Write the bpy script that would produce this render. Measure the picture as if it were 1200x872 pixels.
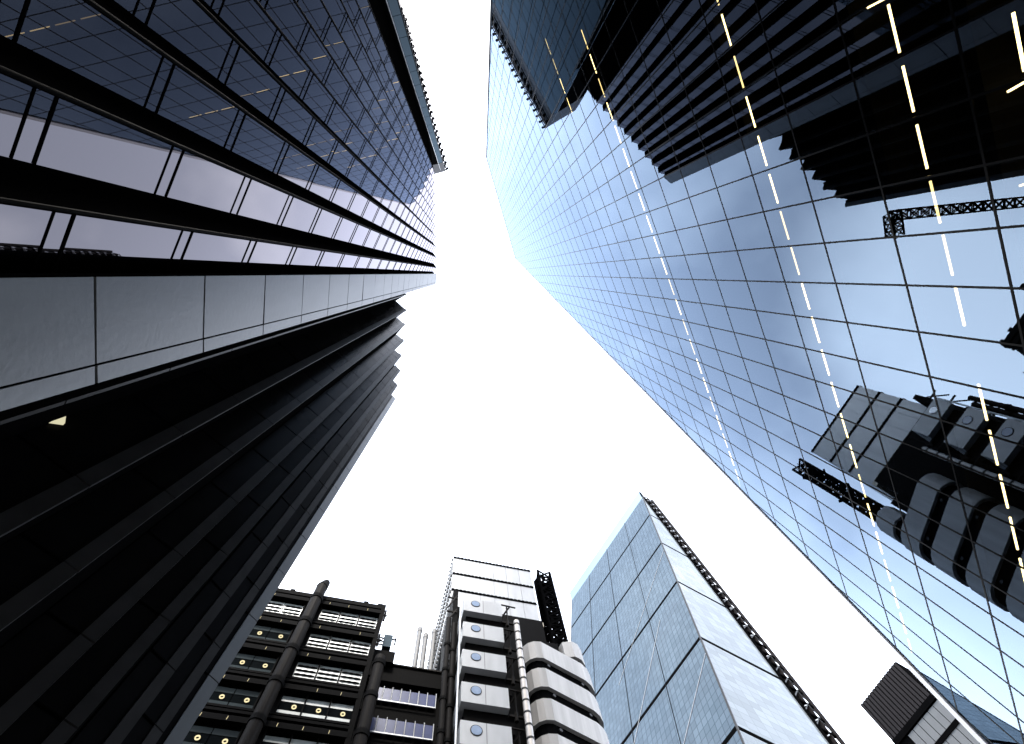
import bpy, math, random
from mathutils import Vector, Matrix
random.seed(7)
C = bpy.context.scene
for o in list(bpy.data.objects): bpy.data.objects.remove(o)
COL = C.collection
EYE = 1.6                                   # eye height; all heights h below are metres above the eye

# ------------------------------------------------------------------ camera
FPX = 620.0
ZEN = (555.0, 320.5)                        # where straight up falls in the 1200 x 872 frame
zc = Vector((ZEN[0]-600, ZEN[1]-436, FPX)).normalized()
xc = (Vector((1,0,0)) - zc*zc.x).normalized()
yc = zc.cross(xc)
ROT = Matrix((xc, yc, zc))                  # camera (right, down, forward) -> world
cam = bpy.data.cameras.new('camera')
cam.sensor_width = 36.0; cam.lens = FPX/1200*36; cam.clip_start = 0.05; cam.clip_end = 5000
co = bpy.data.objects.new('camera', cam); COL.objects.link(co)
m = Matrix.Identity(4)
for r in range(3):
    m[r][0] = ROT[r][0]; m[r][1] = -ROT[r][1]; m[r][2] = -ROT[r][2]
m[2][3] = EYE
co.matrix_world = m
C.camera = co

# ------------------------------------------------------------------ sky, sun, exposure
SUN_EL, SUN_ROT = math.radians(52), math.radians(180)
w = bpy.data.worlds.new('World'); C.world = w; w.use_nodes = True
nt = w.node_tree; nt.nodes.clear(); L = nt.links.new
out = nt.nodes.new('ShaderNodeOutputWorld'); bg = nt.nodes.new('ShaderNodeBackground')
bg.inputs[1].default_value = 0.13
sky = nt.nodes.new('ShaderNodeTexSky'); sky.sky_type = 'NISHITA'; sky.sun_disc = False
sky.sun_elevation = SUN_EL; sky.sun_rotation = SUN_ROT; sky.altitude = 20
sky.air_density = 1.0; sky.dust_density = 2.0; sky.ozone_density = 1.0
tc = nt.nodes.new('ShaderNodeTexCoord'); no = nt.nodes.new('ShaderNodeTexNoise')
no.inputs['Scale'].default_value = 1.7; no.inputs['Detail'].default_value = 5; no.inputs['Roughness'].default_value = .55
ra = nt.nodes.new('ShaderNodeValToRGB')
ra.color_ramp.elements[0].position = .46; ra.color_ramp.elements[0].color = (.30,.30,.30,1)
ra.color_ramp.elements[1].position = .86; ra.color_ramp.elements[1].color = (1,1,1,1)
mx = nt.nodes.new('ShaderNodeMix'); mx.data_type = 'RGBA'
mx.inputs[7].default_value = (11.5, 11.8, 12.2, 1)          # thin bright overcast
L(tc.outputs['Generated'], no.inputs['Vector'])
acc = no.outputs['Fac']
for cdir, cw, amt in (((-.473,.514,.716),.035,.42),((-.12,.85,.5),.14,.12)):   # two cloud banks
    dp = nt.nodes.new('ShaderNodeVectorMath'); dp.operation = 'DOT_PRODUCT'; dp.inputs[1].default_value = Vector(cdir).normalized()
    L(tc.outputs['Generated'], dp.inputs[0])
    mr = nt.nodes.new('ShaderNodeMapRange'); mr.interpolation_type = 'SMOOTHSTEP'
    mr.inputs[1].default_value = 1-cw; mr.inputs[2].default_value = 1; mr.inputs[4].default_value = amt; L(dp.outputs['Value'], mr.inputs[0])
    ad = nt.nodes.new('ShaderNodeMath'); ad.operation = 'ADD'; L(acc, ad.inputs[0]); L(mr.outputs[0], ad.inputs[1]); acc = ad.outputs[0]
L(acc, ra.inputs[0])
L(ra.outputs[0], mx.inputs[0]); L(sky.outputs[0], mx.inputs[6]); 
# a hazy sky is dimmer overhead than lower down
sx = nt.nodes.new('ShaderNodeSeparateXYZ'); L(tc.outputs['Generated'], sx.inputs[0])
zr = nt.nodes.new('ShaderNodeValToRGB'); zr.color_ramp.elements[0].position = .55; zr.color_ramp.elements[0].color = (1,1,1,1)
zr.color_ramp.elements[1].position = 1.0; zr.color_ramp.elements[1].color = (.56,.56,.56,1)
for zp, zv in ((.8,.76),(.9,.62)):
    el = zr.color_ramp.elements.new(zp); el.color = (zv,zv,zv,1)
L(sx.outputs[2], zr.inputs[0])
m2 = nt.nodes.new('ShaderNodeMix'); m2.data_type = 'RGBA'; m2.blend_type = 'MULTIPLY'; m2.inputs[0].default_value = 1
L(mx.outputs[2], m2.inputs[6]); L(zr.outputs[0], m2.inputs[7]); L(m2.outputs[2], bg.inputs[0]); L(bg.outputs[0], out.inputs[0])
sl = bpy.data.lights.new('sun', 'SUN'); sl.energy = 1.0; sl.angle = math.radians(12); sl.color = (1,.96,.9)
so = bpy.data.objects.new('sun', sl); COL.objects.link(so)
so.rotation_euler = Vector((0, math.cos(SUN_EL), -math.sin(SUN_EL))).to_track_quat('-Z','Y').to_euler()
C.view_settings.view_transform = 'Standard'; C.view_settings.look = 'None'
C.view_settings.exposure = 2.85; C.view_settings.gamma = 1; C.view_settings.use_curve_mapping = False
C.cycles.max_bounces = 10; C.cycles.glossy_bounces = 6; C.cycles.transparent_max_bounces = 12

# ------------------------------------------------------------------ materials
def mat(name): 
    M = bpy.data.materials.new(name); M.use_nodes = True
    n = M.node_tree; n.nodes.clear(); o = n.nodes.new('ShaderNodeOutputMaterial'); return M, n, o
def noise(n, scale, detail=4, coord='Object', stretch=None):
    t = n.nodes.new('ShaderNodeTexCoord'); x = n.nodes.new('ShaderNodeTexNoise')
    x.inputs['Scale'].default_value = scale; x.inputs['Detail'].default_value = detail
    if stretch:
        mp = n.nodes.new('ShaderNodeMapping'); mp.inputs['Scale'].default_value = stretch
        n.links.new(t.outputs[coord], mp.inputs[0]); n.links.new(mp.outputs[0], x.inputs['Vector'])
    else: n.links.new(t.outputs[coord], x.inputs['Vector'])
    return x
def surf(name, col, rough=.5, metal=0., var=.25, scale=.8, bump=.0, stretch=None, spec=.5):
    """Principled surface with weathering variation."""
    M, n, o = mat(name); p = n.nodes.new('ShaderNodeBsdfPrincipled')
    x = noise(n, scale, 6, stretch=stretch)
    r = n.nodes.new('ShaderNodeMix'); r.data_type = 'RGBA'
    r.inputs[6].default_value = tuple(c*(1-var) for c in col)+(1,); r.inputs[7].default_value = tuple(min(1,c*(1+var)) for c in col)+(1,)
    n.links.new(x.outputs['Fac'], r.inputs[0]); n.links.new(r.outputs[2], p.inputs['Base Color'])
    p.inputs['Roughness'].default_value = rough; p.inputs['Metallic'].default_value = metal
    p.inputs['Specular IOR Level'].default_value = spec
    if bump:
        b = n.nodes.new('ShaderNodeBump'); b.inputs['Strength'].default_value = bump; b.inputs['Distance'].default_value = .02
        y = noise(n, scale*6, 5); n.links.new(y.outputs['Fac'], b.inputs['Height']); n.links.new(b.outputs[0], p.inputs['Normal'])
    n.links.new(p.outputs[0], o.inputs[0]); return M
def coated_glass(name, tint, ior, through=None, base=(.01,.012,.015), wav=.0006, rough=0.0, wscale=.35):
    """Reflective coated glazing: Fresnel mirror over a see-through or dark body."""
    M, n, o = mat(name)
    fr = n.nodes.new('ShaderNodeFresnel'); fr.inputs[0].default_value = ior
    g = n.nodes.new('ShaderNodeBsdfGlossy'); g.inputs['Color'].default_value = tint+(1,); g.inputs['Roughness'].default_value = rough
    if through: b = n.nodes.new('ShaderNodeBsdfTransparent'); b.inputs[0].default_value = through+(1,)
    else: b = n.nodes.new('ShaderNodeBsdfDiffuse'); b.inputs[0].default_value = base+(1,)
    s = n.nodes.new('ShaderNodeMixShader')
    n.links.new(fr.outputs[0], s.inputs[0]); n.links.new(b.outputs[0], s.inputs[1]); n.links.new(g.outputs[0], s.inputs[2])
    if wav:
        x = noise(n, wscale, 2); bp = n.nodes.new('ShaderNodeBump'); bp.inputs['Strength'].default_value = 1; bp.inputs['Distance'].default_value = wav
        n.links.new(x.outputs['Fac'], bp.inputs['Height']); n.links.new(bp.outputs[0], g.inputs['Normal'])
    n.links.new(s.outputs[0], o.inputs[0]); return M
def panel_glass(name, tint, ior, base, bw, bh, line=.45, dots=0.):
    """Glass skin with a fine storey / panel grid (UV in metres) and blinds that differ from panel to panel."""
    M, n, o = mat(name); uv = n.nodes.new('ShaderNodeUVMap'); uv.uv_map = 'UVMap'
    br = n.nodes.new('ShaderNodeTexBrick'); br.offset = 0; br.inputs['Scale'].default_value = 1
    br.inputs['Color1'].default_value = (.82,.82,.82,1); br.inputs['Color2'].default_value = (1,1,1,1); br.inputs['Mortar'].default_value = (line,)*3+(1,)
    br.inputs['Mortar Size'].default_value = .075; br.inputs['Brick Width'].default_value = bw; br.inputs['Row Height'].default_value = bh
    n.links.new(uv.outputs[0], br.inputs['Vector'])
    fr = n.nodes.new('ShaderNodeFresnel'); fr.inputs[0].default_value = ior
    def mul(col):
        x = n.nodes.new('ShaderNodeMix'); x.data_type = 'RGBA'; x.blend_type = 'MULTIPLY'; x.inputs[0].default_value = 1
        x.inputs[6].default_value = col+(1,); n.links.new(br.outputs['Color'], x.inputs[7]); return x.outputs[2]
    g = n.nodes.new('ShaderNodeBsdfGlossy'); g.inputs['Roughness'].default_value = .06; n.links.new(mul(tint), g.inputs['Color'])
    d = n.nodes.new('ShaderNodeBsdfDiffuse'); n.links.new(mul(base), d.inputs['Color'])
    x = noise(n, .12, 3); bp = n.nodes.new('ShaderNodeBump'); bp.inputs['Strength'].default_value = 1; bp.inputs['Distance'].default_value = .012
    n.links.new(x.outputs['Fac'], bp.inputs['Height']); n.links.new(bp.outputs[0], g.inputs['Normal'])
    s = n.nodes.new('ShaderNodeMixShader'); n.links.new(fr.outputs[0], s.inputs[0]); n.links.new(d.outputs[0], s.inputs[1]); n.links.new(g.outputs[0], s.inputs[2])
    n.links.new(s.outputs[0], o.inputs[0]); return M
def lamp(name, col, strength):
    M, n, o = mat(name); e = n.nodes.new('ShaderNodeEmission'); e.inputs[0].default_value = col+(1,); e.inputs[1].default_value = strength
    n.links.new(e.outputs[0], o.inputs[0]); return M

m_mirror = coated_glass('mirror_glazing', (.58,.755,1.0), 1.68, through=(.30,.33,.34), wav=.0003)
m_pleat = coated_glass('pleat_glazing', (.88,.83,.91), 1.62, base=(.002,.002,.003), wav=.0005)
m_tower_glass = coated_glass('tall_tower_glazing', (.20,.27,.32), 1.45, base=(.002,.004,.005), wav=.002)
m_black = surf('black_anodised', (.002,.002,.0022), .55, 0, .3, .5, spec=0)
m_frame = surf('dark_mullion', (.0012,.0014,.0018), .25, 0, .3, 1, spec=.018)
m_interior = surf('dark_interior', (.0025,.0025,.0025), .8, 0, .4, .3, spec=.05)
m_gutter = surf('grey_metal_nosing', (.016,.016,.016), .5, .2, .2, 2, spec=.1)
m_nose = surf('fin_nosing_metal', (.0035,.0035,.0035), .5, 0, .2, 2, spec=.004)
m_conc = surf('pale_stone_panel', (.088,.094,.098), .34, 0, .30, 1.1, .2, stretch=(1,1.6,.25))
m_rib = surf('dark_rib_panel', (.0055,.0055,.006), .22, 0, .4, 1.3, .12, spec=.010)
m_ribstrip = surf('grey_rib_edge', (.034,.034,.035), .3, 0, .3, 1.4, .1, spec=.02)
m_trim = surf('pale_edge_trim', (.45,.43,.43), .35, .2, .08, .6)
m_white = surf('pale_stainless_panel', (.21,.215,.22), .45, .0, .28, .7, .05, stretch=(1.2,1.2,.25))
m_white_s = surf('streaked_stainless_panel', (.245,.237,.228), .45, .0, .42, .9, .05, stretch=(1.6,1.6,.10), spec=.2)
m_pipe = surf('brown_concrete_pipe', (.0045,.0036,.003), .6, 0, .35, 1.5, .2, spec=.04)
m_lightpipe = surf('pale_metal_pipe', (.26,.24,.22), .4, .3, .3, 1.8)
m_beige = surf('beige_concrete', (.30,.26,.20), .7, 0, .2, 1, .1)
m_soot = surf('dark_concrete', (.0011,.001,.001), .75, 0, .4, .8, .2, spec=.03)
m_pane = surf('frosted_sky_toned_pane', (.20,.225,.23), .3, 0, .15, .9, stretch=(1,1,4), spec=.3)  # pale base colour stands in for the bright sky these panes reflect
m_pane_dk = surf('dark_window_pane', (.004,.005,.0055), .3, 0, .3, .7, spec=.0)  # dark glass in the middle, between the strips
m_pane_shade = surf('shade_painted_pane', (.03,.036,.038), .3, 0, .3, .7, spec=.0)  # darker copy for the left rows: shadow and dark reflections put into the colour
m_blue = surf('lilac_blue_glass', (.04,.05,.115), .25, 0, .25, 1.2, spec=.2)
m_frame_w = surf('pale_window_frame', (.38,.39,.40), .4, .2, .1, 2)
m_port = surf('porthole_glass', (.16,.20,.27), .12, 0, .25, 2)
m_teal = surf('blue_cradle_paint', (.004,.025,.042), .5, 0, .3, 2, spec=.05)
m_chim = surf('grey_chimney_metal', (.075,.075,.075), .6, 0, .25, 1.5, stretch=(1,1,.2))
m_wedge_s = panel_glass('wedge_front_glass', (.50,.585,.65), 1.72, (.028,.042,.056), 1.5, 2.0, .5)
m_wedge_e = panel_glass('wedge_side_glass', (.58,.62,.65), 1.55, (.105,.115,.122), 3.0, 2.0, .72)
m_steel = surf('steel_brace', (.22,.22,.22), .4, .4, .2, 1)
m_louvre = surf('dark_louvre', (.008,.0065,.0068), .5, 0, .25, 1, spec=.08)
m_greywin = surf('pale_grey_glass', (.10,.104,.108), .3, 0, .15, .5, spec=.08)
m_asph = surf('asphalt', (.05,.05,.052), .85, 0, .3, 2.5, .4)
m_pave = surf('granite_paving', (.22,.215,.21), .7, 0, .2, 3, .2)
m_led = lamp('warm_ceiling_strip', (1,.70,.28), 2.2)
m_led_dim = lamp('dim_ceiling_strip', (1,.68,.26), .9)  # dimmer copy of the strip lamp, dealt out at random
m_down = lamp('downlight_and_glint', (1,.86,.5), .16)
m_litwin = lamp('lit_ceiling', (1,.93,.62), .1)

# ------------------------------------------------------------------ mesh helpers
class MB:
    def __init__(s): s.v=[]; s.f=[]; s.uv=[]
    def face(s, pts, uv=None):
        i=len(s.v); s.v += [(p[0],p[1],p[2]+EYE) for p in pts]; s.f.append(tuple(range(i,i+len(pts)))); s.uv += list(uv) if uv else [(0,0)]*len(pts); return s
    def hexa(s, b, t):
        """box from 4 bottom and 4 top corners"""
        s.face(b[::-1]); s.face(t)
        for k in range(4): s.face([b[k], b[(k+1)%4], t[(k+1)%4], t[k]])
        return s
    def prism(s, poly, h0, h1):
        b=[(p[0],p[1],h0) for p in poly]; t=[(p[0],p[1],h1) for p in poly]; n=len(poly)
        s.face(b[::-1]); s.face(t)
        for k in range(n): s.face([b[k], b[(k+1)%n], t[(k+1)%n], t[k]])
        return s
    def beam(s, p, q, r, r2=None):
        p=Vector(p); q=Vector(q); d=(q-p).normalized(); a=d.orthogonal().normalized()
        if abs(d.z)<.99: a=d.cross(Vector((0,0,1))).normalized()
        b=d.cross(a); r2=r2 or r
        f=lambda c:[c+a*r+b*r2, c-a*r+b*r2, c-a*r-b*r2, c+a*r-b*r2]
        return s.hexa(f(p), f(q))
    def tube(s, p, q, r, n=14, r1=None):
        p=Vector(p); q=Vector(q); d=(q-p).normalized(); a=d.orthogonal().normalized(); b=d.cross(a); r1=r if r1 is None else r1
        A=[p+(a*math.cos(2*math.pi*k/n)+b*math.sin(2*math.pi*k/n))*r for k in range(n)]
        B=[q+(a*math.cos(2*math.pi*k/n)+b*math.sin(2*math.pi*k/n))*r1 for k in range(n)]
        s.face(A[::-1]); s.face(B)
        for k in range(n): s.face([A[k],A[(k+1)%n],B[(k+1)%n],B[k]])
        return s
    def add(s, o):
        i=len(s.v); s.v+=o.v; s.f+=[tuple(k+i for k in f) for f in o.f]; s.uv+=o.uv; return s
    def facing(s, d):
        """turn every face so that its normal looks along d (Fresnel needs the outside)"""
        d=Vector((d[0],d[1],0))
        for i,f in enumerate(s.f):
            p,q,t=(Vector(s.v[k]) for k in f[:3])
            if (q-p).cross(t-q).dot(d)<0:
                s.f[i]=tuple(reversed(f))
        return s
    def size_key(s):
        c=[sum(p[k] for p in s.v)/len(s.v) for k in range(3)]
        dg=sum((max(p[k] for p in s.v)-min(p[k] for p in s.v))**2 for k in range(3))
        d=Vector((c[0],c[1],c[2]-EYE)); q=ROT.transposed()@d
        vis = 1.0
        if q.z<=.05: vis=1e-6
        else:
            u,v=600+FPX*q.x/q.z,436+FPX*q.y/q.z
            if not(-40<u<1240 and -40<v<912): vis=1e-4
        return vis*dg/d.length_squared
    def build(s, name, material, parent=None, smooth=False):
        me=bpy.data.meshes.new(name); me.from_pydata(s.v,[],s.f); me.materials.append(material)
        uvl=me.uv_layers.new(name='UVMap'); uvl.data.foreach_set('uv',[c for f in s.f for k in f for c in s.uv[k]])
        me.update(); o=bpy.data.objects.new(name,me); COL.objects.link(o)
        if smooth:
            me.polygons.foreach_set('use_smooth',[len(p.vertices)==4 for p in me.polygons])
        if parent:
            o.parent=parent; o.location = -parent_origin(parent)
        return o
def parent_origin(o):
    v=Vector(o.location)
    while o.parent: o=o.parent; v+=Vector(o.location)
    return v
def tag(o, label, cat, group=None, kind=None):
    o['label']=label; o['category']=cat
    if group: o['group']=group
    if kind: o['kind']=kind
    return o
def thing(name, label, cat, x, y, group=None):
    o=bpy.data.objects.new(name,None); COL.objects.link(o); o.location=(x,y,0); o.empty_display_size=.5
    return tag(o,label,cat,group)
def struct(name, mb, m):
    o=mb.build(name,m); o['kind']='structure'; return o
def many(name, items, m, parent, limit=100, smooth=False):
    """each piece a part of its own; past the limit the smallest in the photo become one part"""
    items=sorted(items,key=lambda b:-b.size_key())
    for b in items[:limit]: b.build(name,m,parent,smooth)
    if len(items)>limit:
        r=MB()
        for b in items[limit:]: r.add(b)
        o=r.build(name,m,parent,smooth); o['kind']='stuff'
def clip(poly, inside_poly):
    """convex clip, both counter-clockwise lists of (s,h)"""
    outp=poly
    for i in range(len(inside_poly)):
        a=inside_poly[i]; b=inside_poly[(i+1)%len(inside_poly)]
        f=lambda p:(b[0]-a[0])*(p[1]-a[1])-(b[1]-a[1])*(p[0]-a[0])
        res=[]
        for k in range(len(outp)):
            p=outp[k]; q=outp[(k+1)%len(outp)]; fp=f(p); fq=f(q)
            if fp>=0: res.append(p)
            if (fp>=0)!=(fq>=0):
                t=fp/(fp-fq); res.append((p[0]+(q[0]-p[0])*t,p[1]+(q[1]-p[1])*t))
        outp=res
        if len(outp)<3: return []
    return outp
G0=-EYE                                     # ground height relative to the eye

# ------------------------------------------------------------------ ground
g=MB(); g.face([(-3000,-3000,G0-.15),(3000,-3000,G0-.15),(3000,3000,G0-.15),(-3000,3000,G0-.15)]); struct('road',g,m_asph)
g=MB(); g.prism([(-6.2,-60),(12,-60),(12,36),(-6.2,36)],G0-.14,G0); struct('pavement',g,m_pave)

# ------------------------------------------------------------------ the mirror-glass tower (right)
ang=math.radians(-22.75); N=Vector((math.cos(ang),math.sin(ang),0)); T=Vector((-N.y,N.x,0)); D=15.5
def F(s,h,t=0.0):
    v=N*(D+t)+T*s; return (v.x,v.y,h)
FAC=[(-33.0,G0),(43.0,G0),(.93,188.6),(-26.9,151.9),(-29.3,98.0)]     # outline of the facade (s along, h up), ccw
FAC=[(-33.0,G0),(37.0,G0),(.93,188.6),(-26.9,151.9),(-29.4,88.0)]
sl_=(33.32-.93)/(22.55-188.6); FAC[1]=(.93+sl_*(G0-188.6),G0)
def span(h):
    p=clip([(-60,h-.01),(60,h-.01),(60,h+.01),(-60,h+.01)],FAC)
    return (min(q[0] for q in p),max(q[0] for q in p)) if p else None
mt=thing('glass_skyscraper','huge sloping mirror glass tower on the right, with warm strip lights inside','skyscraper',F(3,0)[0],F(3,0)[1])
FLO=[15.80+4.15*k for k in range(-4,43)]
panes=[]; 
for h0,h1 in zip(FLO[:-1],FLO[1:]):
    for k in range(-18,24):
        s0=-1.0+2*k
        p=clip([(s0,h0),(s0+2,h0),(s0+2,h1),(s0,h1)],FAC)
        if len(p)>=3:
            cs=sum(q[0] for q in p)/len(p); ch=sum(q[1] for q in p)/len(p)
            tx=random.gauss(0,.00022); ty=random.gauss(0,.00022)
            b=MB(); b.face([F(q[0],q[1],(q[0]-cs)*tx+(q[1]-ch)*ty) for q in p]); panes.append(b.facing(-N))
many('glass_pane',panes,m_mirror,mt)
tr=[]; slabs=[]
for h in FLO:
    sp=span(h)
    if not sp or sp[1]-sp[0]<1: continue
    a,b_=sp; a+=.05; b_-=.05
    w_=.042
    B=MB().hexa([F(a,h-w_,-.015),F(b_,h-w_,-.015),F(b_,h-w_,.03),F(a,h-w_,.03)],[F(a,h+w_,-.015),F(b_,h+w_,-.015),F(b_,h+w_,.03),F(a,h+w_,.03)]); tr.append(B)
    if b_-a>3:
        B=MB().hexa([F(a+.8,h-.2,.25),F(b_-.8,h-.2,.25),F(b_-.8,h-.2,5),F(a+.8,h-.2,5)],[F(a+.8,h+.2,.25),F(b_-.8,h+.2,.25),F(b_-.8,h+.2,5),F(a+.8,h+.2,5)]); slabs.append(B)
many('transom',tr,m_frame,mt); many('floor_slab',slabs,m_interior,mt)
mu=[]
for k in range(-17,24):
    s=-1.0+2*k; p=clip([(s-.01,G0),(s+.01,G0),(s+.01,220),(s-.01,220)],FAC)
    if not p: continue
    h1=max(q[1] for q in p)-.1; w_=.038
    if h1<0: continue
    mu.append(MB().hexa([F(s-w_,G0,-.018),F(s+w_,G0,-.018),F(s+w_,G0,.03),F(s-w_,G0,.03)],[F(s-w_,h1,-.018),F(s+w_,h1,-.018),F(s+w_,h1,.03),F(s-w_,h1,.03)]))
many('mullion',mu,m_frame,mt)
b=MB()                                       # body behind the glazing
cx=sum(p[0] for p in FAC)/len(FAC)
ins=[(cx+(p[0]-cx)*.995,p[1]-(.3 if p[1]>0 else 0)) for p in FAC]
fr=[F(p[0],p[1],.05) for p in FAC]; bk=[F(p[0]*.8,p[1],32) for p in FAC]
for k in range(len(FAC)): b.face([fr[k],fr[(k+1)%len(FAC)],bk[(k+1)%len(FAC)],bk[k]])
b.face(bk)
b.build('side_wall',m_tower_glass,mt)
MB().face([F(p[0],p[1],5.05) for p in ins]).build('core_wall',m_interior,mt)
def edge_strip(i,j,wd,t0,t1,name,mm):
    p=Vector(FAC[i]); q=Vector(FAC[j]); d=(q-p).normalized(); nn=Vector((d.y,-d.x))   # outward for ccw outline
    P=[(p.x,p.y),(q.x,q.y),(q.x+nn.x*wd,q.y+nn.y*wd),(p.x+nn.x*wd,p.y+nn.y*wd)]
    MB().hexa([F(a,h,t0) for a,h in P],[F(a,h,t1) for a,h in P]).build(name,mm,mt)
edge_strip(1,2,.6,-.10,.5,'edge_trim',m_trim)
edge_strip(2,3,.25,-.10,.5,'edge_trim',m_trim)
edge_strip(3,4,.22,-.10,.5,'edge_trim',m_gutter)
edge_strip(4,0,.22,-.10,.5,'edge_trim',m_gutter)
strips=[]
def dash(s0,s1,h,t=.6,r=.026): strips.append(MB().beam(F(s0,h,t),F(s1,h,t),r,.03))
for happ,sA,sB in ((14.21,-6,30),(17.8,-9,33),(26.75,-12,33),(45.9,-14,28),(55.2,-14,24),(56.6,-17,-11),(63.6,-17,22),(68.4,-17,16),(76,-16,12),(84,-20,18),(93,-20,14),(101,-20,14),(113,-22,10)):
    h=happ*1.0387; k=int(sA//2)
    while -1+2*k<sB:
        s0=-1+2*k
        if random.random()>.07: dash(s0+.27,s0+1.83,h)
        k+=1
for (sa,ta,sb,tb,h) in ((1.2,.5,1.0,2.2,15.2),(3.9,.4,4.0,1.9,15.3),(8.2,.4,8.5,2.2,15.2),(-3,.5,-3.1,1.8,19.2),(-8.2,.5,-8.3,1.5,23.5)):
    strips.append(MB().beam(F(sa,h,ta),F(sb,h,tb),.028,.03))
random.shuffle(strips); cut=int(len(strips)*.68)
many('light_strip',strips[:cut],m_led,mt,60); many('light_strip',strips[cut:],m_led_dim,mt,40)

# ------------------------------------------------------------------ pleated glass tower with stone pier (upper left)
pt=thing('glass_tower','pleated dark glass tower at upper left with pale stone pier at its corner','office tower',-12,-8)
TOP=94.7; XT=-6.4; XR=-6.9; PITCH=1.76; NP=10
tip=lambda k:(XT,-.94-PITCH*k); rec=lambda k:(XR,.06-PITCH*k) if k==0 else (XR,-1.70-PITCH*(k-1))
gp=[]; tb=[]; fins=[]; noses=[]
J=[8.9+3.65*n for n in range(-2,24)]
for k in range(NP):
    a=Vector(rec(k)); b2=Vector(tip(k)); d=(b2-a).normalized(); nn=Vector((d.y,-d.x)); nn = nn if nn.x>0 else -nn
    lev=sorted([G0]+[x for j in J for x in (j,j+.42)]+[TOP])
    for h0,h1 in zip(lev[:-1],lev[1:]):
        e1=random.gauss(0,.0006); e2=random.gauss(0,.0006)
        q=lambda P,h,e:(P.x+nn.x*e,P.y+nn.y*e,h)
        gp.append(MB().face([q(a,h0,e1),q(b2,h0,-e1),q(b2,h1,-e1+e2),q(a,h1,e1+e2)]).facing(nn))
    for j in J:
        for jj in (j,j+.42):
            o=nn*.02; tw=.012 if jj==j else .024
            tb.append(MB().hexa([(a.x,a.y,jj-tw),(b2.x,b2.y,jj-tw),(b2.x+o.x,b2.y+o.y,jj-tw),(a.x+o.x,a.y+o.y,jj-tw)],[(a.x,a.y,jj+tw),(b2.x,b2.y,jj+tw),(b2.x+o.x,b2.y+o.y,jj+tw),(a.x+o.x,a.y+o.y,jj+tw)]))
    c=Vector(rec(k+1))
    fins.append(MB().prism([(b2.x+.01,b2.y),(b2.x-.06,b2.y+.06),(c.x-.06,c.y+.04),(c.x,c.y)][::-1],G0,TOP+.35))
    noses.append(MB().tube((b2.x+.02,b2.y-.04,G0),(b2.x+.02,b2.y-.04,TOP+.2),.04,10))
many('glass_pane',gp,m_pleat,pt); many('transom',tb,m_black,pt); many('fin',fins,m_black,pt); many('fin_nosing',noses,m_nose,pt,smooth=True)
MB().prism([(-7.05,1.86),(-30,1.86),(-30,-17.2),(-7.05,-17.2)],G0,TOP-.3).build('tower_body',m_black,pt)
st=[]
lv=[9.6+3.75*n for n in range(-3,24)]; lv=[h for h in lv if G0<h<TOP]; lv=[G0]+lv+[TOP]
for h0,h1 in zip(lv[:-1],lv[1:]):
    for y0,y1 in ((.06,1.55),(1.59,1.90)):
        jt=random.gauss(0,.006)
        X0,X1=XT-.125*y0,XT-.125*y1
        b=MB().hexa([(X0,y0,h0+.035),(X1+jt,y1,h0+.035),(X1-.25,y1,h0+.035),(X0-.25,y0,h0+.035)],[(X0,y0,h1-.035),(X1+jt,y1,h1-.035),(X1-.25,y1,h1-.035),(X0-.25,y0,h1-.035)]); st.append(b)
many('stone_panel',st,m_conc,pt)
MB().prism([(XT-.04,.0),(XT-.28,1.88),(-7.04,1.88),(-7.04,0.0)],G0,TOP-.05).build('pier_core',m_black,pt)
# recessed slot at the far end of the pleats
MB().prism([(-6.55,-17.25),(-7.05,-21.4),(-12,-21.4),(-12,-17.25)],G0,TOP+.5).build('recess_wall',m_black,pt)

# ------------------------------------------------------------------ taller tower beyond the pleats
tt=thing('office_tower','tallest dark tower at top left edge behind the pleated one, with bracketed roof','office tower',-12,-34)
c1=Vector((-6.0,-22.6)); dv=Vector((-.26,-.966)); dl=Vector((-.966,.26)); TT=126.0
P2=lambda a,b:(c1.x+dv.x*a+dl.x*b, c1.y+dv.y*a+dl.y*b)
MB().prism([P2(0,0),P2(0,7.5),P2(34,14),P2(34,0)],G0,TT-10).build('tower_body',m_black,tt)
gpx=[]
for i in range(22):
    for j in range(12):
        a0=j*2.6; h0=20+i*4.4
        gpx.append(MB().face([P2(a0+.06,-.03)+(h0+.06,),P2(a0+2.54,-.03)+(h0+.06,),P2(a0+2.54,-.03)+(h0+4.34,),P2(a0+.06,-.03)+(h0+4.34,)]).facing(-dl))
for i in range(26):
    h0=4+i*4.4
    gpx.append(MB().face([P2(-.03,.12)+(h0+.05,),P2(-.03,.9)+(h0+.05,),P2(-.03,.9)+(h0+4.35,),P2(-.03,.12)+(h0+4.35,)]).facing(-dv))
many('glass_pane',gpx,m_tower_glass,tt)
MB().tube(P2(-.04,.98)+(G0,),P2(-.04,.98)+(TT-3,),.05,8).build('corner_tube',m_frame_w,tt)
MB().tube(P2(-.04,.03)+(G0,),P2(-.04,.03)+(TT,),.05,8).build('corner_tube',m_gutter,tt)
MB().prism([P2(-.06,-.06),P2(-.06,7.5),P2(34,14),P2(34,-.06)],TT-10,TT-.4).build('plant_storey',m_louvre,tt)
br=[]
for i in range(24):
    a=.3+i*1.35; b=MB()
    b.beam(P2(a,.1)+(TT-.3,),P2(a,-.75)+(TT-.1,),.11); b.beam(P2(a,-.65)+(TT-.2,),P2(a+.35,-.65)+(TT-.2,),.2,.3)
    b.beam(P2(a,0)+(TT-3.2,),P2(a,-.7)+(TT-.3,),.07); b.beam(P2(a,.05)+(TT-3.1,),P2(a+.2,-.4)+(TT-5.2,),.16)
    br.append(b)
many('roof_bracket',br,m_black,tt)
b=MB()
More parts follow.
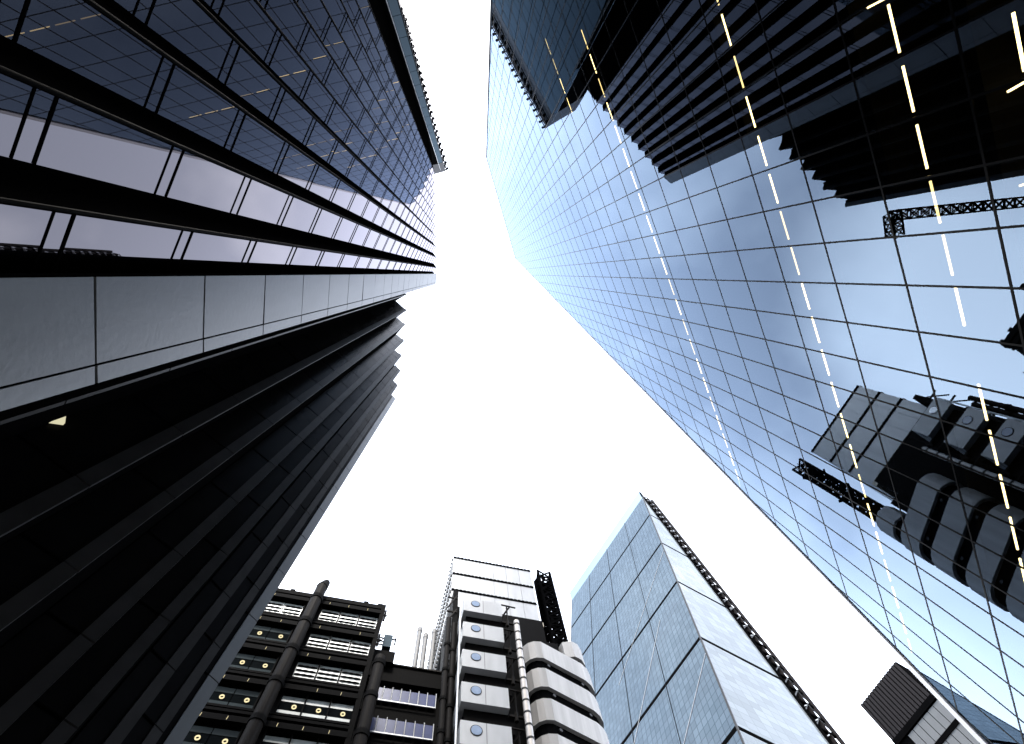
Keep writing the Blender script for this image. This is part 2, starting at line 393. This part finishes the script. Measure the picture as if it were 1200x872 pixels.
for h in (TT-.6,TT-3.4,TT-6.4): b.beam(P2(0,-.3)+(h,),P2(33,-.3)+(h,),.09)
b.build('roof_rail',m_black,tt)

# ------------------------------------------------------------------ black ribbed block (lower left)
rb=thing('ribbed_block','black ribbed office block at lower left with stepped roof, below the stone pier','office block',-14,9)
RT=66.0
TIPS=[(-8.21,2.58),(-8.28,4.52),(-8.52,6.29),(-8.71,8.27),(-9.09,10.14),(-9.36,12.05),(-9.74,13.88),(-10.13,15.68)]
NOT=[(-9.35,1.95),(-9.51,3.33),(-9.49,5.37),(-9.57,7.42),(-9.86,9.38),(-9.95,11.26),(-10.27,13.11),(-10.66,15.0)]
body=[(-30,1.95)]
for n_,t_ in zip(NOT,TIPS): body+= [n_,t_]
body=[(p[0]-.06,p[1]) for p in body]+[(-11.4,16.3),(-30,16.6)]
MB().prism(body[::-1],G0,RT-.25).build('block_body',m_black,rb)
pn=[]; sp=[]; spl=[]
for i,(n_,t_) in enumerate(zip(NOT,TIPS)):
    a=Vector(n_); b2=Vector(t_); d=(b2-a); ln=d.length; d/=ln; nn=Vector((d.y,-d.x)); nn = nn if nn.y<0 else -nn
    sw=.36 if i<7 else .6
    e=b2-d*min(sw,ln*.6)
    hs=[h for h in [7.2+3.72*k+.35*(i%2) for k in range(-2,17)] if G0<h<RT-.5]; hs=[G0]+hs+[RT+random.uniform(-.2,.25)]
    for h0,h1 in zip(hs[:-1],hs[1:]):
        q=lambda P,o,h:(P.x+nn.x*o,P.y+nn.y*o,h)
        for (A,B_,o,lst,gap) in ((a,e,.05,pn,.06),(e,b2,.09,sp if i<7 else spl,.025)):
            lst.append(MB().hexa([q(A,0,h0+gap),q(B_,0,h0+gap),q(B_,o,h0+gap),q(A,o,h0+gap)],[q(A,0,h1-gap),q(B_,0,h1-gap),q(B_,o,h1-gap),q(A,o,h1-gap)]))
many('rib_panel',pn,m_rib,rb); many('rib_edge',sp,m_ribstrip,rb); many('corner_panel',spl,m_conc,rb)
t3=[Vector((-9.486,3.146,11.91)),Vector((-9.476,3.146,12.63)),Vector((-9.28,3.332,12.27))]; t4=[p+Vector((-.05,.05,0)) for p in t3]
lw=MB().face(t3).face(t4[::-1])
for k in range(3): lw.face([t3[k],t3[(k+1)%3],t4[(k+1)%3],t4[k]])
lw.build('lit_window',m_litwin,rb)
roofb=MB()
for t_ in TIPS: roofb.beam((t_[0]-1.2,t_[1]-.6,RT+.2),(t_[0]-.15,t_[1]-.12,RT+.25),.10)
roofb.build('roof_coping',m_ribstrip,rb)

# ------------------------------------------------------------------ high-tech steel building (bottom): frame of axes
u=Vector((.972,.234)).normalized(); v=Vector((-u.y,u.x))
Q=lambda a,b,h:(u.x*a+v.x*b,u.y*a+v.y*b,h)
Q2=lambda a,b:(u.x*a+v.x*b,u.y*a+v.y*b)
def qbox(a0,a1,b0,b1,h0,h1,mb=None):
    mb=mb or MB(); return mb.hexa([Q(a0,b0,h0),Q(a1,b0,h0),Q(a1,b1,h0),Q(a0,b1,h0)],[Q(a0,b0,h1),Q(a1,b0,h1),Q(a1,b1,h1),Q(a0,b1,h1)])
def qthing(name,label,cat,a,b,group=None): p=Q2(a,b); return thing(name,label,cat,p[0],p[1],group)

# --- left dark block with louvred window rows
lb=qthing('office_block','dark steel block with pale louvred window rows and fat brown pipes, bottom left','office block',-12,52)
BF=43.46
qbox(-30,-1.9,BF+.6,BF+22,G0,61.6).build('block_body',m_soot,lb)
qbox(-30,-1.75,BF+.2,BF+.9,61.3,62.4).build('roof_beam',m_soot,lb)
rows=[60.2-4.5*k for k in range(13)]
PAN=[(-9.05,-6.85),(-6.75,-4.5),(-4.4,-2.2)]; PANL=[(-13.45,-11.25),(-15.75,-13.55),(-18.05,-15.85),(-20.35,-18.15)]
win=[]; wind=[]; wim=[]; led=[]; dn=[]; lou=[]
for r,ht in enumerate(rows):
    for side,lst in ((0,PAN),(1,PANL)):
        for (a0,a1) in lst:
            hb=ht-2.45
            good = r<3 and (side==0 or r==0)
            if good:
                for k in range(4):
                    y0=hb+.1+k*.58
                    win.append(qbox(a0,a1,BF+.42,BF+.5,y0,y0+.44))
                    b=MB()
                    for z in range(3): b.beam(Q(a0+.28+z*.62,BF+.36,y0-.06),Q(a0+.6+z*.62,BF+.36,y0-.05),.075,.05)
                    b.beam(Q(a0+.1,BF+.36,y0-.055),Q(a1-.1,BF+.36,y0-.055),.045); lou.append(b)
            else:
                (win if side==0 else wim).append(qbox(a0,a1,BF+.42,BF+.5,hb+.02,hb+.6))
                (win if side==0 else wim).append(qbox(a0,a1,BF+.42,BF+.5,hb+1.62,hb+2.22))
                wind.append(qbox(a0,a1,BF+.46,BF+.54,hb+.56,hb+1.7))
                cx_=(a0+a1)/2+.3
                c_=hb+1.05; rg=MB()
                for z in range(12):
                    t0,t1=z*math.pi/6,(z+1)*math.pi/6
                    rg.beam(Q(cx_+.19*math.cos(t0),BF+.36,c_+.19*math.sin(t0)),Q(cx_+.19*math.cos(t1),BF+.36,c_+.19*math.sin(t1)),.045)
                dn.append(rg)
            if (a0*7+r*3)%5>1: dn.append(MB().beam(Q(a0+.7,BF-.1,ht+.25),Q(a0+.72,BF-.1,ht+.62),.05))  # white glints above the ledges, put in as small glowing bars
    led.append(qbox(-22,-2,BF-.15,BF+.5,ht+.15,ht+.75)); led.append(qbox(-22,-2,BF-.02,BF+.5,ht+1.2,ht+1.5))
    led.append(qbox(-22,-2,BF+.1,BF+.5,ht-2.75,ht-2.5))
many('window_strip',win,m_pane,lb); many('dark_window',wind,m_pane_dk,lb); many('shade_painted_strip',wim,m_pane_shade,lb); many('louvre_bar',lou,m_soot,lb); many('ledge_beam',led,m_soot,lb); many('downlight_and_glint',dn,m_down,lb)
cl=[]
for a in (-1.95,-9.15,-11.15,-6.8,-4.45): cl.append(qbox(a-.06,a+.06,BF+.2,BF+.6,G0,61.3))
qbox(-2.1,-1.6,BF-.1,BF+.8,G0,62.2).build('corner_column',m_soot,lb)
many('column',cl,m_soot,lb)
def pipe(a,b,r,h1,parent,mm,step,h0=G0,off=0):
    MB().tube(Q(a,b,h0),Q(a,b,h1),r,20).build('pipe',mm,parent,True)
    cs=[]; h=h1-off
    while h>max(h0,30):
        cs.append(MB().tube(Q(a,b,h-.28),Q(a,b,h+.28),r*1.14,20)); h-=step
    many('pipe_collar',cs,m_soot if mm is m_pipe else mm,parent,40,True)
pipe(-9.95,BF-1.0,.66,62.2,lb,m_pipe,4.5,off=2.4)
MB().tube(Q(-9.95,BF-1.0,62.1),Q(-9.75,BF-.6,63.9),.72,20,.45).build('pipe_cap',m_soot,lb,True)
pipe(-.75,43.2,.62,52.6,lb,m_pipe,4.5,off=1)
rk=MB()
for a in (-18,-13.5,-4.2,-2.4): rk.tube(Q(a,BF+.5,62.3),Q(a,BF+.5,62.9),.16,8); rk.beam(Q(a-.3,BF+.5,62.9),Q(a+.3,BF+.5,62.9),.1)
rk.build('roof_fitting',m_soot,lb)
br=[]
for r,ht in enumerate(rows[:8]): 
    b=MB(); b.beam(Q(-1.7,BF+.2,ht+.3),Q(-1.2,BF+.2,ht+.3),.1); b.tube(Q(-1.45,BF,ht-1),Q(-1.45,BF,ht+1),.12,8); br.append(b)
many('wall_bracket',br,m_soot,lb)

# --- link block with lilac windows
lk=qthing('link_block','low black link block with two rows of lilac-blue windows between brown pipes','office block',3,50)
qbox(-1.7,7.6,46.9,60,G0,55.5).build('block_body',m_soot,lk)
qbox(-1.7,.8,45.6,47.5,55.2,56.9).build('roof_box',m_soot,lk)
qbox(-1.7,7.0,46.3,46.9,53.1,55.55).build('parapet',m_soot,lk)
gl=[]; fw=[]
for r in range(8):
    h1=52.45-4.05*r; h0=h1-1.95
    for k in range(7):
        a0=-.55+k*.98
        gl.append(qbox(a0,a0+.86,46.62,46.7,h0+.1,h1-.05))
        fw.append(MB().tube(Q(a0+.92,46.5,h0-.05),Q(a0+.92,46.5,h1+.05),.05,8).beam(Q(a0-.02,46.45,h0),Q(a0+.94,46.45,h0),.06))
many('window_glass',gl,m_blue,lk); many('window_frame',fw,m_frame_w,lk)
MB().beam(Q(-1.7,46.2,55.6),Q(7.2,46.2,55.55),.09).build('roof_rail',m_pipe,lk)

# --- porthole service tower
sv=qthing('service_tower','white steel tower with porthole cabins stacked in front and pale plant box above','service tower',14,50)
BX=48.09; A0,A1=7.36,21.2
qbox(A0+.1,A1-.1,BX+.1,70.3,69.9,84.9).build('plant_box',m_white,sv)
pb=[];bd=[];sd=[];dots=[]
for h0,h1 in ((80.15,84.7),(75.65,79.75),(70.2,75.2)):
    n=6; wdt=(A1-A0)/n
    for k in range(n): pb.append(qbox(A0+k*wdt+.03,A0+(k+1)*wdt-.03,BX,BX+.09,h0,h1))
    for k in range(9): sd.append(qbox(A0,A0+.09,BX+.1+k*2.45,BX+2.45+k*2.45,h0,h1))
for h in (84.95,80.0,75.45,70.0):
    for k in range(22):
        a=A0+k*(A1-A0)/22; bd.append(qbox(a,a+.44,BX-.16,BX+.05,h-.16,h+.16))
    bd.append(qbox(A0,A1,BX-.05,BX+.08,h-.2,h+.2))
    for k in range(30): dots.append(qbox(A0-.2,A0+.02,BX+.3+k*.74,BX+.62+k*.74,h-.2,h+.2))
for k in range(30):
    for h in (72.5,77.5,82.5): dots.append(qbox(A0-.08,A0+.02,BX+.3+k*.74,BX+.55+k*.74,h-.7,h+.7))
many('cladding_panel',pb,m_white,sv); many('side_panel',sd,m_white,sv); many('string_band',bd,m_black,sv); many('vent_slot',dots,m_gutter,sv)
qbox(13.2,A1,BX-1.0,BX+8,68.7,69.6).build('soffit_slab',m_beige,sv)
qbox(A0+.4,A1-.5,46.2,66,G0,68.6).build('core',m_soot,sv)
qbox(A0-.2,A0+.5,44.5,52,G0,69.8).build('core_edge',m_soot,sv)
BP=40.95
for i in range(11):
    h1=62.95-4.83*i; h0=h1-2.6
    if h0<2: break
    bx=qbox(8.0,13.0,BP,47,h0,h1).build('cabin',m_white,sv)
    for a in (10.55,): qbox(a-.02,a+.02,BP-.012,BP+.01,h0+.02,h1-.02).build('panel_joint',m_gutter,bx)
    hc=h0+1.62
    MB().tube(Q(9.55,BP+.05,hc),Q(9.55,BP-.05,hc),.60,24).build('porthole_ring',m_gutter,bx)
    MB().tube(Q(9.55,BP+.05,hc),Q(9.55,BP-.07,hc),.52,24).build('porthole_glass',m_port,bx)
    MB().tube(Q(13.02,44.2,hc),Q(13.1,44.2,hc),.6,24).build('side_porthole',m_port,bx)
    qbox(12.99,13.03,BP+.1,46,h0+.9,h0+.94).build('panel_joint',m_gutter,bx)
    qbox(8.5,13.6,BP+.8,47,h0-2.2,h0-.02).build('cabin_neck',m_soot,sv)
    b=MB(); b.beam(Q(13.0,BP+.2,h1+.1),Q(15,BP+.3,h1+.1),.07); b.beam(Q(13,BP+.6,h0-.3),Q(15,BP+.6,h0-.3),.12); b.tube(Q(13.8,BP+.6,h0-.9),Q(13.8,BP+.6,h0+.2),.2,10)
    b.beam(Q(13.8,BP+.5,h0-.3),Q(13.8,BP+.3,h1+.1),.07)
    b.beam(Q(13.2,BP+1.5,h1-1),Q(14.2,BP+.3,h1+.1),.08)
    b.build('service_arm',m_pipe,sv)
MB().tube(Q(14.75,BP-.1,G0),Q(14.75,BP-.1,69.0-9.4),.36,18).build('pale_pipe',m_lightpipe,sv,True)
cs=[]
for k in range(26): cs.append(MB().tube(Q(14.75,BP-.1,58.8-1.5*k),Q(14.75,BP-.1,58.98-1.5*k),.41,14))
many('pipe_clip',cs,m_gutter,sv,30)
MB().tube(Q(7.72,41.5,G0),Q(7.72,41.5,63.2),.11,10).build('thin_pipe',m_frame_w,sv,True)
for a,h in ((6.4,54.9),(7.1,54)):
    MB().tube(Q(a,42.2,G0),Q(a,42.2,h+5),.32,14).build('pipe',m_pipe,sv,True)
    many('pipe_collar',[MB().tube(Q(a,42.2,h-4*k),Q(a,42.2,h+.35-4*k),.4,14) for k in range(8)],m_soot,sv,30,True)
b=MB()
for k in range(9):
    b.beam(Q(6.3,43.5,40+3*k),Q(7.5,43.2,42.5+3*k),.07); b.beam(Q(6.2,43.3,42+3*k),Q(7.6,43.3,42+3*k),.09)
b.build('stair_brace',m_pipe,sv)

# --- rounded stair tower
rt=qthing('stair_tower','rounded white steel stair tower with black window bands, right of the porthole cabins','stair tower',21,47)
CAP=[(16.4,46.8),(16.3,45.3),(16.5,44.4),(17.0,43.75),(17.7,43.35),(18.6,43.25),(21.0,44.1),(23.4,44.95),(24.6,45.4),(25.5,46.0),(26.15,46.8),(26.5,47.8),(26.55,49.2),(26.2,50.2),(25.2,51.0),(17.4,50.6),(16.6,49.4)]
def inset(poly,d):
    cx=sum(p[0] for p in poly)/len(poly); cy=sum(p[1] for p in poly)/len(poly); o=[]
    n=len(poly)
    for i in range(n):
        p=Vector(poly[i-1]); q=Vector(poly[i]); r=Vector(poly[(i+1)%n])
        t=((q-p).normalized()+(r-q).normalized()).normalized(); nn=Vector((-t.y,t.x)); o.append((q.x+nn.x*d,q.y+nn.y*d))
    return o
CIN=inset(CAP,.45)
import itertools
wh=[];bk_=[];wl=[]
for i in range(13):
    h1=59.93-4.62*i; h0=h1-2.92
    if h0<1: break
    wh.append(MB().prism([Q2(*p) for p in CAP],h0,h1)); bk_.append(MB().prism([Q2(*p) for p in CIN],h0-1.7,h0))
    for (a,b) in ((19.2,43.62),(24.0,45.38)):
        wl.append(MB().tube(Q(a,b+.15,h0-.75),Q(a+.06,b-.02,h0-.75),.2,12))
def capsule(name,items,m):
    for b in items: b.build(name,m,rt)
capsule('steel_band',wh,m_white_s); capsule('window_band',bk_,m_black); many('round_window',wl,m_gutter,rt)
C2=[(22.6,47.5),(23.0,46.2),(24.2,45.75),(25.2,46.1),(25.95,46.9),(26.3,47.9),(26.35,49.2),(25.8,50.3),(23.2,50.3)]
MB().prism([Q2(*p) for p in C2],61.6,64.6).build('steel_band',m_white_s,rt)
MB().prism([Q2(*p) for p in inset(C2,.4)],59.9,61.6).build('window_band',m_black,rt)
MB().prism([Q2(*p) for p in inset(CAP,1.2)],59.9,60.5).build('roof',m_soot,rt)
qbox(16.8,22.4,46.4,50.4,60.5,64.4).build('plant_room',m_soot,rt)

# --- lattice mast
lm=qthing('lattice_mast','black lattice mast rising between the porthole tower and the rounded stair tower','crane',24.4,50)
def lattice(name,base,top,hw,step,parent,r=.13,name_c='mast_leg',nb='lattice_brace'):
    base=Vector(base); top=Vector(top); d=(top-base); n=max(2,int(d.length/step)); d/=n
    ax=d.normalized(); a=Vector((u.x,u.y,0)); 
    if abs(ax.z)<.5: a=Vector((0,0,1))
    b=ax.cross(a).normalized(); a=b.cross(ax).normalized()
    cs=[a*hw+b*hw,a*-hw+b*hw,a*-hw-b*hw,a*hw-b*hw]
    for c in cs: MB().beam(base+c,top+c,r).build(name_c,m_black,parent)
    for k in range(n):
        p=base+d*k; q=p+d; m_=MB()
        for i in range(4):
            c,e=cs[i],cs[(i+1)%4]
            m_.beam(p+c,q+e,r*.62); m_.beam(p+e,q+c,r*.62); m_.beam(p+c,p+e,r*.62)
        m_.build(nb,m_black,parent)
lattice('m',Q(24.35,50.6,50),Q(24.35,50.6,88.2),1.12,1.9,lm,.17)
b=MB()
random.seed(3)
for k in range(64):
    h=64+k*.36; a=24.35+random.uniform(-1.0,1.0); bb=50.6+random.uniform(-1.1,1.0)
    b.beam(Q(a,bb,h),Q(a+random.uniform(-.9,.9),bb+random.uniform(-.6,.6),h+random.uniform(.2,1.2)),random.uniform(.10,.26))
b.beam(Q(24.3,50.5,66),Q(24.3,50.5,88),.12); b.build('ladder_and_cable',m_black,lm)
b=MB()
for k in range(7): a=24.35+(k-3)*.3; b.beam(Q(a,50.6,88),Q(a+.15,50.6,88.8+.35*(k%3)),.045)
b.build('aerial',m_black,lm)

# --- chimneys and cradle
for a,h,wd in ((4.45,84.0,'tallest pale flue on the left of the three behind the black link block'),(5.6,82.6,'shortest grey flue, in the middle of the three behind the link block'),(7.0,84.1,'pale flue nearest the white service tower, behind the link block')):
    t=qthing('chimney',wd,'chimney',a,62,'flues behind the link block')
    r_=.42
    MB().tube(Q(a,62,G0),Q(a,62,h-.9),r_,16).build('shaft',m_chim,t,True)
    MB().tube(Q(a,62,h-.95),Q(a,62,h-.1),r_*1.12,16).build('collar',m_chim,t,True)
    MB().tube(Q(a,62,h-.1),Q(a,62,h+.25),r_*.8,16).build('cap',m_gutter,t,True)
cr=qthing('maintenance_cradle','small dark blue maintenance cradle on roof corner of the louvred steel block','cradle',-.6,46)
qbox(-.95,.1,45.5,46.8,57.5,59.6).build('cabin',m_teal,cr)
b=MB()
for h in (58.3,58.9,59.5): b.beam(Q(-1.7,46,h),Q(-.95,46,h),.06)
b.beam(Q(-1.7,46,58.2),Q(-.95,46,59.5),.05); b.beam(Q(.1,46,59.5),Q(.6,46,59.5),.07); b.beam(Q(.5,46,58.6),Q(.5,46,59.8),.07)
b.build('arm',m_soot,cr)
qbox(-.8,-.1,45.8,46.5,56.85,57.5).build('base',m_soot,cr)

# --- roof crane behind the ribbed block, seen in the mirror facade
rc=thing('roof_crane','dark lattice crane behind the black ribbed block, seen only in the mirror facade','crane',-44,45)
lattice('b',(-28,31.8,88),(-47,47.5,88),.8,1.8,rc,.13,'boom_chord','boom_brace')
lattice('b',(-28,31.6,88),(-25.2,34.0,86.5),.9,1.3,rc,.11,'boom_chord','boom_brace')
MB().beam((-46,46.5,G0),(-46,46.5,87),.8).build('mast',m_black,rc)

# ------------------------------------------------------------------ wedge-shaped glass tower
wt=thing('wedge_tower','pale blue wedge-shaped glass tower with black storey bands and steel braced side','skyscraper',60,100)
A=Vector((68.44,93.94)); Bs=Vector((5.47,3.27)); HA=191.44
def edge(k): p=A-Bs*k; return Vector((p.x,p.y,HA-28*k))
be=Bs.normalized(); df=Vector((-be.y,be.x)); WF=57.5
df=Vector((-.53,.848)).normalized()
kg=(HA-G0)/28
ends=[-1.0]+list(range(0,7))+[kg]
wS=[];wE=[];sl=[]; nE3=Vector((be.y,-be.x,0))*.03
BKT=(A.x-.754*A.y)/(.754*be.y-be.x)            # distance along be from A to the back edge
bk2=Vector((A.x+be.x*BKT,A.y+be.y*BKT))
bkp=lambda h:Vector((bk2.x,bk2.y,h))
gap=.55
for k0,k1 in zip(ends[:-1],ends[1:]):
    a0=k0+gap/28 if k0>=0 else k0; a1=k1-gap/28 if k1<kg else k1
    P,Qp=edge(a0),edge(a1); d3=Vector((df.x,df.y,0))*WF
    L0=(-1-a0)*0; hh0=(a0+1)*28.7; hh1=(a1+1)*28.7
    wS.append(MB().face([Qp,P,P+d3,Qp+d3],[(0,-hh1),(0,-hh0),(WF,-hh0),(WF,-hh1)]))
    e0=(bkp(P.z)-P).length; e1=(bkp(Qp.z)-Qp).length
    wE.append(MB().face([P,Qp,bkp(Qp.z),bkp(P.z)],[(e0,-hh0),(e1,-hh1),(0,-hh1),(0,-hh0)]))
    if 0<=k1<kg:
        p0,p1=edge(k1-gap/28),edge(k1+gap/28); o=Vector((be.x,be.y,0))*-.03
        q0,q1=bkp(p0.z),bkp(p1.z)
        sl.append(MB().face([p1+o,p0+o,p0+d3+o,p1+d3+o]).face([p0+o,p1+o,q1+nE3,q0+nE3]))
nE=Vector((be.y,-be.x,0))
if nE.dot(Vector((A.x,A.y,0)))>0: nE=-nE
for b in wS: b.facing(-be).build('front_glazing',m_wedge_s,wt)
for b in wE: b.facing(nE).build('side_glazing',m_wedge_e,wt)
for b in sl: b.build('storey_band',m_black,wt)
nE=Vector((be.y,-be.x,0))
if nE.dot(Vector((A.x,A.y,0)))>0: nE=-nE
ce=[]                                           # corner edge trim and thin vertical joints
b=MB(); b.beam(edge(-1),edge(kg),.16); b.build('corner_trim',m_gutter,wt)
for f_ in (.0,.25,.5,.75,1.0):
    o=Vector((df.x,df.y,0))*WF*f_ - Vector((be.x,be.y,0))*.05
    if f_>0: MB().beam(edge(-1)+o,edge(kg)+o,.055).build('front_joint',m_frame,wt)
for i in range(5):                              # pale diagonal megaframe behind/along the glass
    o=lambda k,f_:edge(k)+Vector((df.x,df.y,0))*WF*f_-Vector((be.x,be.y,0))*.06
    MB().beam(o(1.2+i,.0+.18*(i%2)),o(2.3+i,.55),.04,.05).build('frame_diagonal',m_steel,wt)
# back and far sides
top=edge(-1); d3=Vector((df.x,df.y,0))*WF; g0=edge(kg)
b=MB(); b.face([bkp(top.z),bkp(G0),bkp(G0)+d3,bkp(top.z)+d3]); b.face([g0+d3,top+d3,bkp(top.z)+d3,bkp(G0)+d3]); b.face([top,bkp(top.z),bkp(top.z)+d3,top+d3]); b.build('back_wall',m_tower_glass,wt)
# dark braced core along the back edge
K=lambda t,o,h:Vector((bk2.x+be.x*t+nE.x*o,bk2.y+be.y*t+nE.y*o,h))
CW=6.6
b=MB().hexa([K(.3,-1.2,G0),K(CW,-1.2,G0),K(CW,-30,G0),K(.3,-30,G0)],[K(.3,-1.2,218),K(CW,-1.2,218),K(CW,-30,218),K(.3,-30,218)]); b.build('core_tower',m_black,wt)
MB().beam(K(.45,.0,G0),K(.45,.0,219),.35).build('core_column',m_black,wt)
MB().beam(K(CW-.3,.0,G0),K(CW-.3,.0,217),.45).build('core_column',m_louvre,wt)
MB().beam(K(CW-2.2,-.5,G0),K(CW-2.2,-.5,217.5),.4).build('core_column',m_louvre,wt)
fl=[];dg=[];bkts=[]
for i in range(52):
    h=10+4*i
    fl.append(MB().beam(K(.3,-.2,h),K(CW,-.2,h),.28))
    if i%7<6: dg.append(MB().beam(K(.6,-.05,h+.3),K(3.9,-.05,h+3.7),.14).beam(K(3.9,-.05,h+3.7),K(CW-.4,-.05,h+.3),.10))
    if random.random()<.6: bkts.append(MB().beam(K(1.4,.1,h+1.8),K(2.6,.15,h+2.6),.14,.10))
many('core_floor_beam',fl,m_black,wt); many('core_diagonal',dg,m_gutter,wt); many('core_bracket',bkts,m_steel,wt)

# ------------------------------------------------------------------ small dark louvred block beyond the mirror tower's edge
sb=thing('louvred_block','small dark block with louvred top and pale windows beside the mirror tower edge','office block',74,78)
a_=Vector((70.17,78.4)); c_=Vector((75.76,69.53)); e_=(c_-a_).normalized(); n_=Vector((-e_.y,e_.x)); 
if n_.dot(a_)<0: n_=-n_
S=lambda t,o,h:(a_.x+e_.x*t+n_.x*o,a_.y+e_.y*t+n_.y*o,h)
def sbox(t0,t1,o0,o1,h0,h1): return MB().hexa([S(t0,o0,h0),S(t1,o0,h0),S(t1,o1,h0),S(t0,o1,h0)],[S(t0,o0,h1),S(t1,o0,h1),S(t1,o1,h1),S(t0,o1,h1)])
LEN=10.5; HT=80.0
sbox(0,LEN,.15,18,G0,HT+.03).build('block_body',m_black,sb)
many('louvre_blade',[sbox(.02+i*.7,.02+i*.7+.5,-.03,.2,72.4,HT) for i in range(15)],m_louvre,sb)
sbox(0,LEN,-.2,.2,71.3,72.3).build('band',m_black,sb)
gw=[]
for r in range(16):
    h1=71.1-4.3*r
    for i in range(8):
        if r<4 and i<4-0 and i*1.3<2.6: continue
        gw.append(sbox(i*1.32+.06,i*1.32+1.26,.02,.16,h1-3.5,h1))
many('window_pane',gw,m_greywin,sb)
many('spandrel',[sbox(3,LEN,-.1,.14,66.75-4.3*r,67.5-4.3*r) for r in range(14)],m_black,sb)
